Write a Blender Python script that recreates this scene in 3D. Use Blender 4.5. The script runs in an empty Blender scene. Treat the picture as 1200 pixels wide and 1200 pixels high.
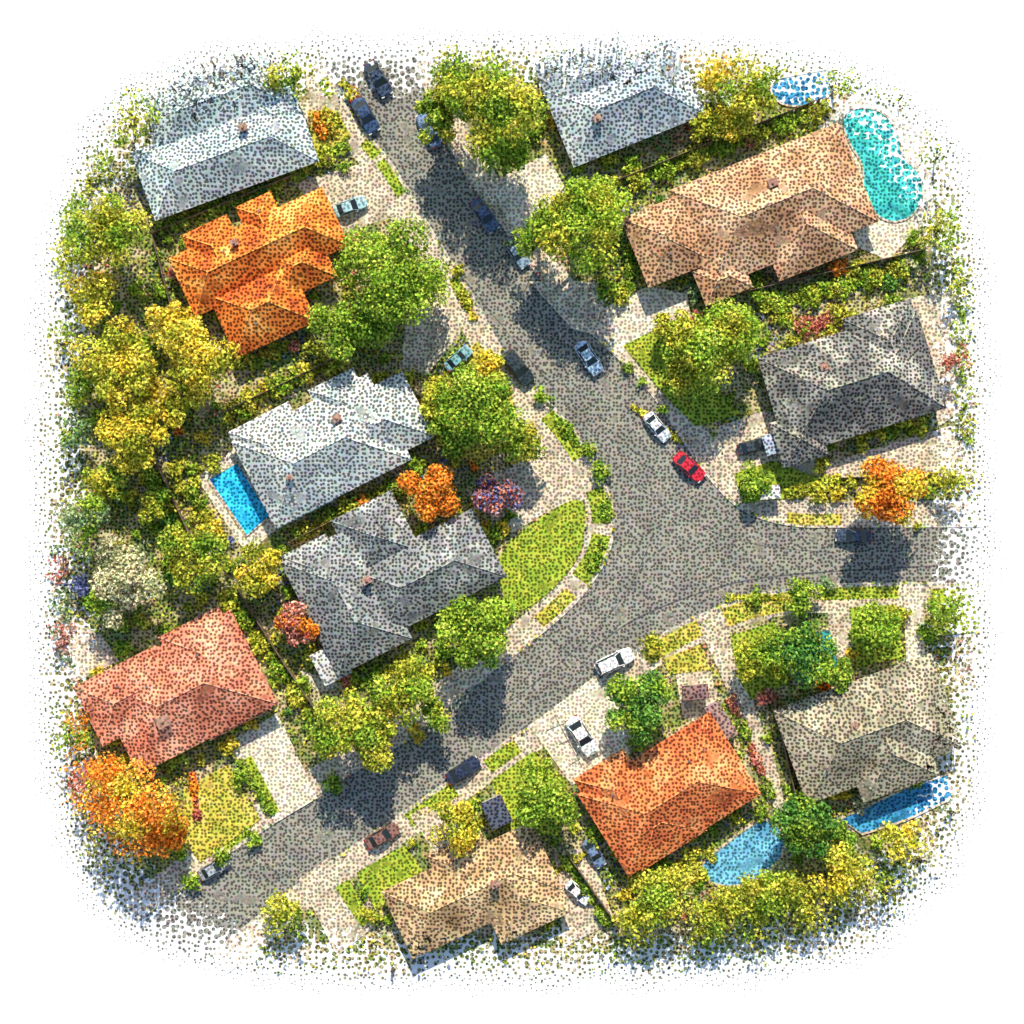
import bpy, math, random
import numpy as np
from mathutils import Vector

random.seed(7); np.random.seed(7)
S=0.1; CAMH=250.0
scene=bpy.context.scene
COL=scene.collection
def P(px,py,h=0.0):
    k=1-h/CAMH
    return ((px-600)*S*k,(600-py)*S*k)
EA,EB,EP=55.5,55.0,4.4
def edge_d(x,y):
    return (np.abs(x/EA)**EP+np.abs(y/EB)**EP)**(1/EP)

# ---------------------------------------------------------------- materials
def surf_group():
    g=bpy.data.node_groups.new("stippled_surface","ShaderNodeTree")
    g.interface.new_socket("Color",in_out='INPUT',socket_type='NodeSocketColor')
    g.interface.new_socket("Stipple",in_out='INPUT',socket_type='NodeSocketFloat')
    g.interface.new_socket("Color",in_out='OUTPUT',socket_type='NodeSocketColor')
    g.interface.new_socket("Raw",in_out='OUTPUT',socket_type='NodeSocketColor')
    g.interface.new_socket("Cell",in_out='OUTPUT',socket_type='NodeSocketFloat')
    g.interface.new_socket("Keep",in_out='OUTPUT',socket_type='NodeSocketFloat')
    N=g.nodes; L=g.links
    gi=N.new("NodeGroupInput"); go=N.new("NodeGroupOutput")
    geo=N.new("ShaderNodeNewGeometry"); sep=N.new("ShaderNodeSeparateXYZ")
    L.new(geo.outputs["Position"],sep.inputs[0])
    def M(op,a,b=None,c=None,clamp=False):
        n=N.new("ShaderNodeMath"); n.operation=op; n.use_clamp=clamp
        for i,v in enumerate((a,b,c)):
            if v is None: continue
            if isinstance(v,(int,float)): n.inputs[i].default_value=v
            else: L.new(v,n.inputs[i])
        return n.outputs[0]
    def V(op,a,b,c=None,scale=None):
        n=N.new("ShaderNodeVectorMath"); n.operation=op
        for i,v in enumerate((a,b,c)):
            if v is None: continue
            if isinstance(v,tuple): n.inputs[i].default_value=v
            else: L.new(v,n.inputs[i])
        if scale is not None: L.new(scale,n.inputs["Scale"])
        return n.outputs[0]
    ax=M('POWER',M('ABSOLUTE',M('DIVIDE',sep.outputs[0],EA)),EP)
    ay=M('POWER',M('ABSOLUTE',M('DIVIDE',sep.outputs[1],EB)),EP)
    d=M('POWER',M('ADD',ax,ay),1/EP)
    nz=N.new("ShaderNodeTexNoise"); nz.inputs["Scale"].default_value=0.16; nz.inputs["Detail"].default_value=3
    L.new(geo.outputs["Position"],nz.inputs["Vector"])
    d=M('ADD',d,M('MULTIPLY',M('SUBTRACT',nz.outputs["Fac"],0.5),0.09))
    t=M('DIVIDE',M('SUBTRACT',1.075,d),0.2,clamp=True)
    thr=M('POWER',t,1.3)
    v1=N.new("ShaderNodeTexVoronoi"); v1.voronoi_dimensions='2D'; v1.inputs["Scale"].default_value=1.6
    v1.inputs["Randomness"].default_value=0.8
    L.new(geo.outputs["Position"],v1.inputs["Vector"])
    sc=N.new("ShaderNodeSeparateColor"); L.new(v1.outputs["Color"],sc.inputs[0])
    vary=M('ADD',0.6,M('MULTIPLY',sc.outputs[0],0.4))
    keep=M('MULTIPLY',M('SUBTRACT',M('MULTIPLY',thr,vary),v1.outputs["Distance"]),12.0,clamp=True)
    keep=M('MAXIMUM',keep,M('GREATER_THAN',t,0.96))
    vo=N.new("ShaderNodeTexVoronoi"); vo.voronoi_dimensions='2D'; vo.inputs["Scale"].default_value=2.3
    vo.inputs["Randomness"].default_value=0.7
    L.new(geo.outputs["Position"],vo.inputs["Vector"])
    mr=N.new("ShaderNodeMapRange"); mr.interpolation_type='SMOOTHSTEP'
    mr.inputs["From Min"].default_value=0.28; mr.inputs["From Max"].default_value=0.46
    L.new(vo.outputs["Distance"],mr.inputs["Value"])
    s0=mr.outputs["Result"]
    n2=N.new("ShaderNodeTexNoise"); n2.inputs["Scale"].default_value=0.3; n2.inputs["Detail"].default_value=3
    L.new(geo.outputs["Position"],n2.inputs["Vector"])
    pol=M('MULTIPLY',M('SUBTRACT',n2.outputs["Fac"],0.62),9.0,clamp=True)
    s=M('ADD',M('MULTIPLY',s0,M('SUBTRACT',1.0,pol)),M('MULTIPLY',M('SUBTRACT',1.0,s0),M('MULTIPLY',pol,0.9)))
    mult=M('ADD',1.0,M('MULTIPLY',gi.outputs["Stipple"],M('SUBTRACT',M('MULTIPLY',s,1.75),0.72)))
    vm=V('SCALE',gi.outputs["Color"],None,None,mult)
    # warm pale gaps between the grains
    gap=M('MULTIPLY',M('MULTIPLY',s,gi.outputs["Stipple"]),0.035)
    vg=V('SCALE',(1.0,0.85,0.55),None,None,gap)
    vm=V('ADD',vm,vg)
    vs=V('MULTIPLY_ADD',vo.outputs["Color"],(0.26,0.2,0.24),(0.88,0.9,0.87))
    vt=V('MULTIPLY',vm,vs)
    # rim dots carry the scene colour outward, darker and more saturated
    rc=V('MULTIPLY_ADD',v1.outputs["Color"],(0.12,0.16,0.2),(0.0,0.03,0.01))
    dk=V('SCALE',vt,None,None,M('ADD',0.0,0.35)); rc=V('ADD',rc,dk)
    rimf=M('MULTIPLY',M('SUBTRACT',0.75,t),1.2,clamp=True)
    mx=N.new("ShaderNodeMix"); mx.data_type='RGBA'; L.new(rimf,mx.inputs[0])
    for i in mx.inputs:
        if i.type=='RGBA' and i.name=='A': L.new(vt,i)
        if i.type=='RGBA' and i.name=='B': L.new(rc,i)
    rimc=[o for o in mx.outputs if o.type=='RGBA'][0]
    mix=N.new("ShaderNodeMix"); mix.data_type='RGBA'
    L.new(keep,mix.inputs[0])
    for i in mix.inputs:
        if i.type=='RGBA' and i.name=='A': i.default_value=(0.93,0.93,0.93,1)
        if i.type=='RGBA' and i.name=='B': L.new(rimc,i)
    out=[o for o in mix.outputs if o.type=='RGBA'][0]
    L.new(out,go.inputs["Color"]); L.new(s,go.inputs["Cell"]); L.new(vt,go.inputs["Raw"]); L.new(keep,go.inputs["Keep"])
    return g
GRP=surf_group()

def mat(name,stops,scale=0.6,stipple=0.5,rough=0.9,detail=6,metal=0.0,bump=0.0,fade=True,spec=0.2,alpha=False,lo=0.3,hi=0.7):
    m=bpy.data.materials.new(name); m.use_nodes=True
    N=m.node_tree.nodes; L=m.node_tree.links
    b=N["Principled BSDF"]; b.inputs["Roughness"].default_value=rough; b.inputs["Metallic"].default_value=metal
    b.inputs["Specular IOR Level"].default_value=spec
    if len(stops)==1:
        rgb=N.new("ShaderNodeRGB"); rgb.outputs[0].default_value=(*stops[0],1); src=rgb.outputs[0]
    else:
        geo=N.new("ShaderNodeNewGeometry")
        nz=N.new("ShaderNodeTexNoise"); nz.inputs["Scale"].default_value=scale; nz.inputs["Detail"].default_value=detail
        nz.inputs["Roughness"].default_value=0.7
        L.new(geo.outputs["Position"],nz.inputs["Vector"])
        cr=N.new("ShaderNodeValToRGB"); e=cr.color_ramp.elements
        n=len(stops)
        e[0].position=lo; e[0].color=(*stops[0],1); e[1].position=hi; e[1].color=(*stops[-1],1)
        for i in range(1,n-1):
            x=e.new(lo+(hi-lo)*i/(n-1)); x.color=(*stops[i],1)
        L.new(nz.outputs["Fac"],cr.inputs[0]); src=cr.outputs[0]
    if fade:
        gn=N.new("ShaderNodeGroup"); gn.node_tree=GRP; gn.inputs["Stipple"].default_value=stipple
        L.new(src,gn.inputs["Color"])
        if alpha:
            L.new(gn.outputs["Raw"],b.inputs["Base Color"]); L.new(gn.outputs["Keep"],b.inputs["Alpha"])
        else: L.new(gn.outputs["Color"],b.inputs["Base Color"])
        if bump>0:
            bp=N.new("ShaderNodeBump"); bp.inputs["Distance"].default_value=bump; bp.inputs["Strength"].default_value=0.5
            L.new(gn.outputs["Cell"],bp.inputs["Height"]); L.new(bp.outputs[0],b.inputs["Normal"])
    else: L.new(src,b.inputs["Base Color"])
    return m

M_road=mat("asphalt",[(0.115,0.115,0.105),(0.18,0.175,0.15),(0.265,0.25,0.2)],0.3,0.75,detail=9)
M_yard=mat("garden_soil",[(0.06,0.09,0.025),(0.16,0.19,0.035),(0.38,0.31,0.19),(0.19,0.17,0.06),(0.08,0.14,0.03),(0.35,0.29,0.22),(0.09,0.12,0.15)],0.16,0.85,detail=9)
M_conc=mat("concrete",[(0.28,0.23,0.165),(0.48,0.4,0.29),(0.68,0.59,0.45)],0.5,0.6,detail=10)
M_conc2=mat("bright_concrete",[(0.4,0.34,0.25),(0.6,0.53,0.41),(0.78,0.71,0.59)],0.5,0.5,detail=10)
M_kerb=mat("kerb_stone",[(0.38,0.35,0.29),(0.55,0.5,0.42)],1.5,0.5)
M_seam=mat("tar_seam",[(0.07,0.07,0.07),(0.1,0.1,0.1)],1.0,0.5)
M_joint=mat("slab_joint",[(0.25,0.22,0.19)],1.0,0.3)
M_grass=mat("grass",[(0.10,0.17,0.01),(0.22,0.29,0.02),(0.38,0.38,0.04)],0.5,0.75,detail=9)
M_grassy=mat("dry_grass",[(0.18,0.2,0.02),(0.38,0.33,0.04),(0.5,0.4,0.12)],0.6,0.75,detail=9)
M_wall=mat("stucco",[(0.5,0.45,0.38),(0.62,0.57,0.5)],0.8,0.1,alpha=True)
M_fence=mat("fence_wood",[(0.16,0.10,0.07),(0.28,0.2,0.15)],1.2,0.2,alpha=True)
M_bark=mat("bark",[(0.07,0.05,0.035),(0.14,0.1,0.07)],3,0.0,alpha=True)
M_glass=mat("dark_glass",[(0.02,0.03,0.04)],1,0,rough=0.12,fade=False,spec=0.5)
M_pane=mat("window_pane",[(0.03,0.04,0.05)],1,0,rough=0.08,spec=0.5,alpha=True)
M_tyre=mat("tyre_rubber",[(0.015,0.015,0.015)],1,0,fade=False)
M_rim=mat("wheel_rim",[(0.5,0.5,0.52)],1,0,rough=0.3,metal=0.9,fade=False)
M_lamp=mat("lamp_lens",[(0.75,0.75,0.72)],1,0,rough=0.1,fade=False)
M_tail=mat("tail_lens",[(0.35,0.01,0.01)],1,0,rough=0.2,fade=False)
M_white=mat("white_trim",[(0.7,0.7,0.68)],1,0,alpha=True)
M_brickc=mat("chimney_brick",[(0.3,0.16,0.11),(0.4,0.25,0.2)],2,0.3,alpha=True)
M_door=mat("door_paint",[(0.2,0.08,0.05)],1,0,alpha=True)

def water_mat(name,c1,c2):
    return mat(name,[c1,c2,tuple(min(1,x*1.5+.03) for x in c2)],0.55,0.65,rough=0.2,detail=5,spec=0.3)

m_leaf=bpy.data.materials.new("foliage"); m_leaf.use_nodes=True
N=m_leaf.node_tree.nodes; L=m_leaf.node_tree.links; N.clear()
o=N.new("ShaderNodeOutputMaterial"); a=N.new("ShaderNodeVertexColor"); a.layer_name="leaf_colour"
gn=N.new("ShaderNodeGroup"); gn.node_tree=GRP; gn.inputs["Stipple"].default_value=0.6; L.new(a.outputs[0],gn.inputs["Color"])
df=N.new("ShaderNodeBsdfDiffuse"); tr=N.new("ShaderNodeBsdfTranslucent"); mx=N.new("ShaderNodeMixShader"); mx.inputs[0].default_value=0.28
L.new(gn.outputs["Raw"],df.inputs[0]); L.new(gn.outputs["Raw"],tr.inputs[0]); L.new(df.outputs[0],mx.inputs[1]); L.new(tr.outputs[0],mx.inputs[2]); L.new(mx.outputs[0],o.inputs[0])

# ---------------------------------------------------------------- helpers
def mesh_obj(name,verts,faces,material,parent=None,loc=(0,0,0),smooth=False):
    me=bpy.data.meshes.new(name); me.from_pydata([tuple(v) for v in verts],[],faces); me.update()
    if smooth:
        for p in me.polygons: p.use_smooth=True
    me.materials.append(material)
    ob=bpy.data.objects.new(name,me); ob.location=loc; COL.objects.link(ob)
    if parent: ob.parent=parent
    return ob
def tag(ob,label,cat,group=None):
    ob["label"]=label; ob["category"]=cat
    if group: ob["group"]=group
def empty(name,loc,rot=0):
    e=bpy.data.objects.new(name,None); e.empty_display_size=0.5; e.location=loc; e.rotation_euler=(0,0,rot); COL.objects.link(e); return e
def box(cx,cy,cz,sx,sy,sz,rot=0,base=0):
    c,s=math.cos(rot),math.sin(rot); v=[]
    for dz in (-.5,.5):
        for dx,dy in ((-.5,-.5),(.5,-.5),(.5,.5),(-.5,.5)):
            x,y=dx*sx,dy*sy
            v.append((cx+x*c-y*s,cy+x*s+y*c,cz+dz*sz))
    b=base
    f=[(b,b+3,b+2,b+1),(b+4,b+5,b+6,b+7)]+[(b+i,b+(i+1)%4,b+4+(i+1)%4,b+4+i) for i in range(4)]
    return v,f
class MB:
    def __init__(s): s.v=[]; s.f=[]
    def add(s,v,f):
        b=len(s.v); s.v+=list(v); s.f+=[tuple(i+b for i in q) for q in f]
    def box(s,*a,rot=0):
        v,f=box(*a,rot=rot); s.add(v,f)
    def tube(s,p0,p1,r0,r1,n=7):
        p0=Vector(p0);p1=Vector(p1); d=(p1-p0).normalized()
        u=d.orthogonal().normalized(); w=d.cross(u)
        v=[]
        for p,r in ((p0,r0),(p1,r1)):
            for i in range(n):
                a=2*math.pi*i/n; v.append(p+(u*math.cos(a)+w*math.sin(a))*r)
        s.add([tuple(x) for x in v],[(i,(i+1)%n,n+(i+1)%n,n+i) for i in range(n)]+[tuple(range(n))[::-1],tuple(range(n,2*n))])
    def obj(s,name,material,parent=None,smooth=False): return mesh_obj(name,s.v,s.f,material,parent,smooth=smooth)
def smooth_line(pts,it=3):
    pts=[np.array(p,float) for p in pts]
    for _ in range(it):
        q=[pts[0]]
        for a,b in zip(pts[:-1],pts[1:]):
            q+= [a*.75+b*.25, a*.25+b*.75]
        q.append(pts[-1]); pts=q
    return np.array(pts)
def area(p):
    x,y=p[:,0],p[:,1]; return 0.5*np.sum(x*np.roll(y,-1)-np.roll(x,-1)*y)
def pip(x,y,poly):
    x=np.asarray(x);y=np.asarray(y); ins=np.zeros(x.shape,bool)
    j=len(poly)-1
    for i in range(len(poly)):
        xi,yi=poly[i]; xj,yj=poly[j]
        if yi!=yj:
            c=((yi>y)!=(yj>y))&(x<(xj-xi)*(y-yi)/(yj-yi)+xi)
            ins^=c
        j=i
    return ins
BLOCK=[]; HARD=[]; LAWN=[]; HOUSE=[]
def pxpoly(pts): return np.array([P(*p) for p in pts])
SE=[]
for i in range(180):
    a=2*math.pi*i/180; c,s=math.cos(a),math.sin(a)
    rr=(abs(c/EA)**EP+abs(s/EB)**EP)**(-1/EP)*0.985; SE.append((rr*c,rr*s))
SE=np.array(SE)
def clip_convex(poly,clip):
    out=[tuple(p) for p in poly]
    n=len(clip)
    for i in range(n):
        a=clip[i]; b=clip[(i+1)%n]; ex,ey=b[0]-a[0],b[1]-a[1]
        f=lambda p: ex*(p[1]-a[1])-ey*(p[0]-a[0])
        inp=out; out=[]
        for j in range(len(inp)):
            p=inp[j]; q=inp[(j+1)%len(inp)]; fp,fq=f(p),f(q)
            if fp>=0: out.append(p)
            if (fp>=0)!=(fq>=0):
                t=fp/(fp-fq); out.append((p[0]+(q[0]-p[0])*t,p[1]+(q[1]-p[1])*t))
        if not out: break
    r=[out[0]]
    for p in out[1:]:
        if math.hypot(p[0]-r[-1][0],p[1]-r[-1][1])>1e-4: r.append(p)
    return np.array(r)
def slab(name,poly,z0,z1,material):
    p=np.array(poly)
    if area(p)<0: p=p[::-1]
    p=clip_convex(p,SE)
    n=len(p); on=edge_d(p[:,0],p[:,1])>0.978
    bot=np.where(on[:,None],p*1.015,p)
    v=[(x,y,z1) for x,y in p]+[(x,y,z0) for x,y in bot]
    f=[tuple(range(n))]+[(i,n+i,n+(i+1)%n,(i+1)%n) for i in range(n)]
    return mesh_obj(name,v,f,material)
zc=[0.124]
def sheet(name,pts,material,reg=None,rounded=False,z=None):
    p=pxpoly(pts)
    if rounded:
        for _ in range(3):
            q=[]
            for i in range(len(p)):
                a,b=p[i],p[(i+1)%len(p)]; q+=[a*.75+b*.25,a*.25+b*.75]
            p=np.array(q)
    if area(p)<0: p=p[::-1]
    p=clip_convex(p,SE)
    if z is None:
        zc[0]+=0.0035; z=zc[0]
    ob=mesh_obj(name,[(x,y,z) for x,y in p],[tuple(range(len(p)))],material)
    ob["kind"]="structure"
    if reg is not None: reg.append(p)
    return ob
def strip(name,line,d0,d1,material,z,reg=None,i0=0.0,i1=1.0,side=1):
    n=len(line); a=int(i0*(n-1)); b=max(a+2,int(i1*(n-1))+1); ln=line
    t=np.gradient(ln,axis=0); t/=np.linalg.norm(t,axis=1)[:,None]+1e-9
    nr=np.stack([-t[:,1],t[:,0]],1)*side
    A=(ln+nr*d0)[a:b]; B=(ln+nr*d1)[a:b]
    ins=edge_d(ln[a:b,0],ln[a:b,1])<0.975
    A,B=A[ins],B[ins]
    m=len(A)
    if m<2: return None
    v=[(x,y,z) for x,y in A]+[(x,y,z) for x,y in B]
    f=[(i,i+1,m+i+1,m+i) if side>0 else (i,m+i,m+i+1,i+1) for i in range(m-1)]
    ob=mesh_obj(name,v,f,material); ob["kind"]="structure"
    if reg is not None: reg.append(np.concatenate([A,B[::-1]]))
    return ob

# ---------------------------------------------------------------- ground
g=mesh_obj("ground",[(-400,-400,-0.01),(400,-400,-0.01),(400,400,-0.01),(-400,400,-0.01)],[(0,1,2,3)],M_yard); g["kind"]="structure"
r=mesh_obj("road",[(-75,-75,0),(75,-75,0),(75,75,0),(-75,75,0)],[(0,1,2,3)],M_road); r["kind"]="structure"
west=[(330,-150),(350,-20),(378,70),(412,138),(452,178),(480,222),(516,285),(555,345),(590,412),(625,452),(660,486),(690,528),(714,572),(722,615),(714,655),(680,705),(625,752),(545,812),(500,856),(400,914),(330,960),(250,1013),(190,1060),(100,1125),(-100,1260)]
east=[(470,-150),(478,0),(487,70),(506,135),(545,207),(602,285),(655,358),(722,418),(764,462),(796,512),(830,562),(866,600),(925,619),(1000,618),(1140,618),(1350,617)]
south=[(1350,685),(1140,683),(1050,682),(960,684),(900,692),(850,706),(790,733),(745,760),(705,795),(660,825),(600,862),(550,897),(480,945),(400,1000),(330,1048),(270,1100),(150,1190),(40,1300)]
W=smooth_line([P(*p) for p in west],4); E=smooth_line([P(*p) for p in east],4); So=smooth_line([P(*p) for p in south],4)
for ln,extra in ((W,[(-75,-70),(-75,74),(-27,74)]),(E,[(74,74),(-12,74)]),(So,[(-40,-74),(74,-74)])):
    poly=np.concatenate([ln,np.array(extra,float)])
    ob=slab("terrain",poly,-0.02,0.10,M_yard); ob["kind"]="structure"
    BLOCK.append(poly)
sideW,sideE,sideS=-1,1,1
for ln,sd in ((W,sideW),(E,sideE),(So,sideS)):
    strip("kerb",ln,0.0,0.28,M_kerb,0.1275-.02,side=sd)
    strip("pavement",ln,0.28,3.1,M_conc,0.1245-.02,HARD,side=sd)
def frac(ln,px,py):
    p=np.array(P(px,py)); return int(np.argmin(np.linalg.norm(ln-p,axis=1)))/(len(ln)-1)
def verge(ln,a,b,sd,m=M_grass,d0=0.45,d1=1.7):
    f0,f1=sorted((frac(ln,*a),frac(ln,*b)))
    strip("grass_verge",ln,d0,d1,m,0.1165,LAWN,f0,f1,sd)
verge(W,(385,90),(405,130),sideW); verge(W,(430,160),(450,178),sideW); verge(W,(455,182),(478,222),sideW)
verge(W,(538,320),(560,355),sideW); verge(W,(650,478),(690,530),sideW,d1=2.2); verge(W,(712,568),(722,612),sideW,d1=2.6); verge(W,(719,628),(695,690),sideW,d1=2.6)
verge(W,(680,705),(640,740),sideW,M_grassy,0.5,2.2); verge(W,(300,982),(270,1000),sideW)
verge(So,(600,862),(565,890),sideS,d1=2.2); verge(So,(525,912),(470,950),sideS,d1=2.2)
verge(So,(825,718),(745,760),sideS,M_grassy,0.45,2.5); verge(So,(935,686),(842,710),sideS,M_grassy,0.45,2.7); verge(So,(1052,682),(960,684),sideS,M_grass,0.45,1.9)
verge(E,(920,619),(985,619),sideE,M_grassy,0.3,1.6)

sheet("driveway",[(600,560),(605,470),(632,492),(668,545),(688,585),(640,600),(600,625),(570,600)],M_conc,HARD)
sheet("driveway",[(520,300),(540,390),(500,440),(470,430),(480,330)],M_conc,HARD)
sheet("driveway",[(345,215),(430,190),(470,250),(400,275)],M_conc,HARD)
sheet("driveway",[(350,120),(395,110),(425,175),(380,190)],M_conc,HARD)
sheet("driveway",[(575,215),(640,180),(665,225),(620,260),(600,270)],M_conc2,HARD)
sheet("driveway",[(690,370),(760,335),(805,345),(810,375),(735,410),(722,418)],M_conc2,HARD)
sheet("driveway",[(620,330),(700,330),(720,400),(670,385)],M_conc,HARD)
sheet("driveway",[(840,500),(900,480),(960,545),(1110,500),(1150,560),(960,560),(950,590),(870,597),(830,555)],M_conc,HARD)
sheet("patio",[(960,150),(1000,110),(1085,150),(1095,250),(1040,305),(1005,290)],M_conc2,HARD)
sheet("patio",[(1060,350),(1120,340),(1140,470),(1100,500)],M_conc,HARD)
sheet("patio",[(230,560),(280,520),(335,610),(290,650)],M_conc2,HARD)
sheet("driveway",[(268,870),(325,835),(372,935),(322,965)],M_conc2,HARD)
sheet("driveway",[(620,850),(660,820),(700,790),(745,860),(735,895),(670,920)],M_conc2,HARD)
sheet("footpath",[(815,725),(845,715),(910,900),(925,960),(900,940),(870,850)],M_conc,HARD)
sheet("footpath",[(1058,684),(1080,684),(1084,775),(1062,780)],M_conc2,HARD)
sheet("footpath",[(945,705),(1000,705),(990,820),(975,820),(970,718),(945,718)],M_conc,HARD)
sheet("driveway",[(350,1030),(385,1005),(440,1085),(395,1120)],M_conc,HARD)
sheet("driveway",[(480,955),(500,945),(600,1000),(560,1010),(520,1015)],M_conc,HARD)
sheet("patio",[(70,720),(120,745),(140,775),(85,800),(65,770)],M_conc,HARD)
sheet("patio",[(790,780),(830,775),(850,860),(800,840)],M_conc,HARD)
sheet("driveway",[(650,1000),(690,990),(720,1080),(660,1110)],M_conc,HARD)
sheet("patio",[(350,785),(400,800),(385,810),(372,810)],M_conc2,HARD)
sheet("patio",[(600,590),(570,600),(560,560),(610,545)],M_conc,HARD)
sheet("lawn",[(578,650),(640,600),(683,580),(686,610),(682,650),(650,690),(605,722),(590,700)],M_grass,LAWN,True)
sheet("lawn",[(730,405),(800,370),(850,470),(870,485),(815,500),(780,465)],M_grass,LAWN)
sheet("lawn",[(215,925),(268,895),(305,960),(235,1010),(215,985)],M_grassy,LAWN)
sheet("lawn",[(575,915),(625,880),(665,915),(655,980),(600,975)],M_grass,LAWN)
sheet("lawn",[(418,1022),(475,990),(497,1022),(440,1066)],M_grass,LAWN)
sheet("lawn",[(393,1040),(408,1030),(435,1075),(425,1088)],M_grass,LAWN)
sheet("lawn",[(855,745),(908,728),(925,800),(880,820),(868,800)],M_grass,LAWN)
sheet("lawn",[(995,712),(1050,708),(1056,770),(1003,782)],M_grass,LAWN)
sheet("lawn",[(775,772),(822,755),(832,785),(785,790)],M_grassy,LAWN)
sheet("lawn",[(285,890),(295,885),(328,950),(318,955)],M_grass,LAWN)
sheet("lawn",[(520,435),(560,400),(600,455),(605,520),(560,545),(510,520)],M_grassy,LAWN)
sheet("lawn",[(360,130),(395,130),(412,160),(370,190)],M_grassy,LAWN)
sheet("lawn",[(860,555),(905,540),(960,560),(960,580),(870,590)],M_grass,LAWN)
sheet("lawn",[(1090,690),(1150,690),(1150,740),(1095,745)],M_grass,LAWN)
for a,b in (((650,838),(682,898)),((655,872),(672,864)),((640,856),(664,846)),((668,896),(680,888))):
    A,B=np.array(P(*a)),np.array(P(*b)); strip("driveway_joint",np.array([A,(A*2+B)/3,(A+2*B)/3,B]),-0.04,0.04,M_joint,0.265)
def seam(pts,w=0.09): 
    l=smooth_line([P(*p) for p in pts]); strip("road_seam",l,-w,w,M_seam,0.005)
seam([(690,765),(740,725),(830,690),(900,675),(1000,668),(1120,662)],0.1)
seam([(640,745),(700,790)],0.05); seam([(735,560),(800,610),(880,640),(980,648)],0.05); seam([(300,1000),(330,1030),(360,1020)],0.05)
seam([(560,850),(680,760),(740,690),(760,640)],0.05)
seam([(640,450),(690,430)],0.05); seam([(460,200),(520,300),(620,420),(720,540)],0.05)

# ---------------------------------------------------------------- foliage
PAL={'g':[(0.05,0.13,0.015),(0.18,0.31,0.025),(0.5,0.6,0.08)],
 'b':[(0.07,0.16,0.015),(0.26,0.41,0.03),(0.62,0.7,0.11)],
 'd':[(0.015,0.08,0.02),(0.07,0.21,0.03),(0.26,0.46,0.08)],
 'l':[(0.11,0.14,0.015),(0.36,0.39,0.03),(0.78,0.71,0.11)],
 'y':[(0.21,0.17,0.015),(0.58,0.47,0.03),(0.95,0.8,0.14)],
 'o':[(0.3,0.07,0.01),(0.7,0.23,0.02),(0.95,0.46,0.08)],
 'p':[(0.2,0.2,0.1),(0.46,0.46,0.25),(0.76,0.72,0.46)],
 'v':[(0.06,0.06,0.2),(0.13,0.15,0.35),(0.35,0.38,0.55)],
 'r':[(0.3,0.05,0.04),(0.5,0.15,0.1),(0.74,0.42,0.32)],
 't':[(0.04,0.12,0.05),(0.14,0.26,0.1),(0.44,0.5,0.24)]}
def leaf_mesh(name,pts,nrm,size,cols,origin):
    n=len(pts); rnd=np.random.normal(size=(n,3))
    u=np.cross(nrm,rnd); u/=np.linalg.norm(u,axis=1)[:,None]+1e-9
    w=np.cross(nrm,u); s=size[:,None]
    v=np.stack([pts-u*s,pts-w*s*.7,pts+u*s,pts+w*s*.7],1).reshape(-1,3)-np.array(origin)
    me=bpy.data.meshes.new(name); me.vertices.add(4*n); me.vertices.foreach_set("co",v.astype(np.float32).ravel())
    me.loops.add(4*n); me.loops.foreach_set("vertex_index",np.arange(4*n,dtype=np.int32))
    me.polygons.add(n); me.polygons.foreach_set("loop_start",np.arange(0,4*n,4,dtype=np.int32)); me.polygons.foreach_set("loop_total",np.full(n,4,dtype=np.int32))
    me.update(calc_edges=True)
    at=me.color_attributes.new("leaf_colour",'FLOAT_COLOR','POINT')
    c=np.ones((n,4,4),np.float32); c[:,:,:3]=cols[:,None,:]
    at.data.foreach_set("color",c.ravel()); me.materials.append(m_leaf); return me
def leaf_cols(n,pal,tint=None):
    p=np.array(PAL[pal]); r=np.random.beta(1.0,1.0,n)
    if tint is not None: r=np.clip(r*0.75+tint*0.38,0,1)
    r2=r*2
    c=np.where(r2[:,None]<1,p[0]+(p[1]-p[0])*r2[:,None],p[1]+(p[2]-p[1])*(r2[:,None]-1))
    return c*np.random.uniform(0.75,1.25,(n,1))
def tt(x,y): return np.clip((0.995-edge_d(x,y))/0.13,0,1)
def keepmask(x,y,z=None):
    t=tt(x,y)**1.3
    if z is not None: t=t*tt(x,y-z*1.1)**0.8
    return np.random.rand(len(x))<t
def crown_pts(cx,cy,R,zc0,n,flat=0.75):
    k=max(8,int(8+R*2.4))
    cl=[]
    for i in range(k):
        a=random.uniform(0,2*math.pi); rr=R*0.76*math.sqrt(random.random()); 
        z=random.uniform(-0.35,0.7)*R*flat*(1-(rr/R)**2*0.6)
        cl.append((cx+rr*math.cos(a),cy+rr*math.sin(a),zc0+z,R*random.uniform(0.2,0.4),random.random()))
    cl.append((cx,cy,zc0+0.2*R*flat,R*0.48,0.5))
    cl=np.array(cl); pr=cl[:,3]**2; pr/=pr.sum()
    idx=np.random.choice(len(cl),n,p=pr); C=cl[idx]
    d=np.random.normal(size=(n,3)); d[:,2]+=0.35; d/=np.linalg.norm(d,axis=1)[:,None]
    rad=C[:,3]*np.random.uniform(0.65,1.12,n)
    p=C[:,:3]+d*rad[:,None]*np.array([1,1,flat])
    nr=d*0.75+np.random.normal(size=(n,3))*0.45+np.array([0,0.2,0.45]); nr/=np.linalg.norm(nr,axis=1)[:,None]
    return p,nr,C[:,4]
CATL={'g':'green leafy tree','b':'bright green broad tree','d':'dark green round tree','l':'olive green tree','y':'golden yellow autumn tree','o':'orange autumn tree','p':'pale beige leafed tree','v':'purple flowering tree','r':'pinkish red leafed tree','t':'blue green tree'}
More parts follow.
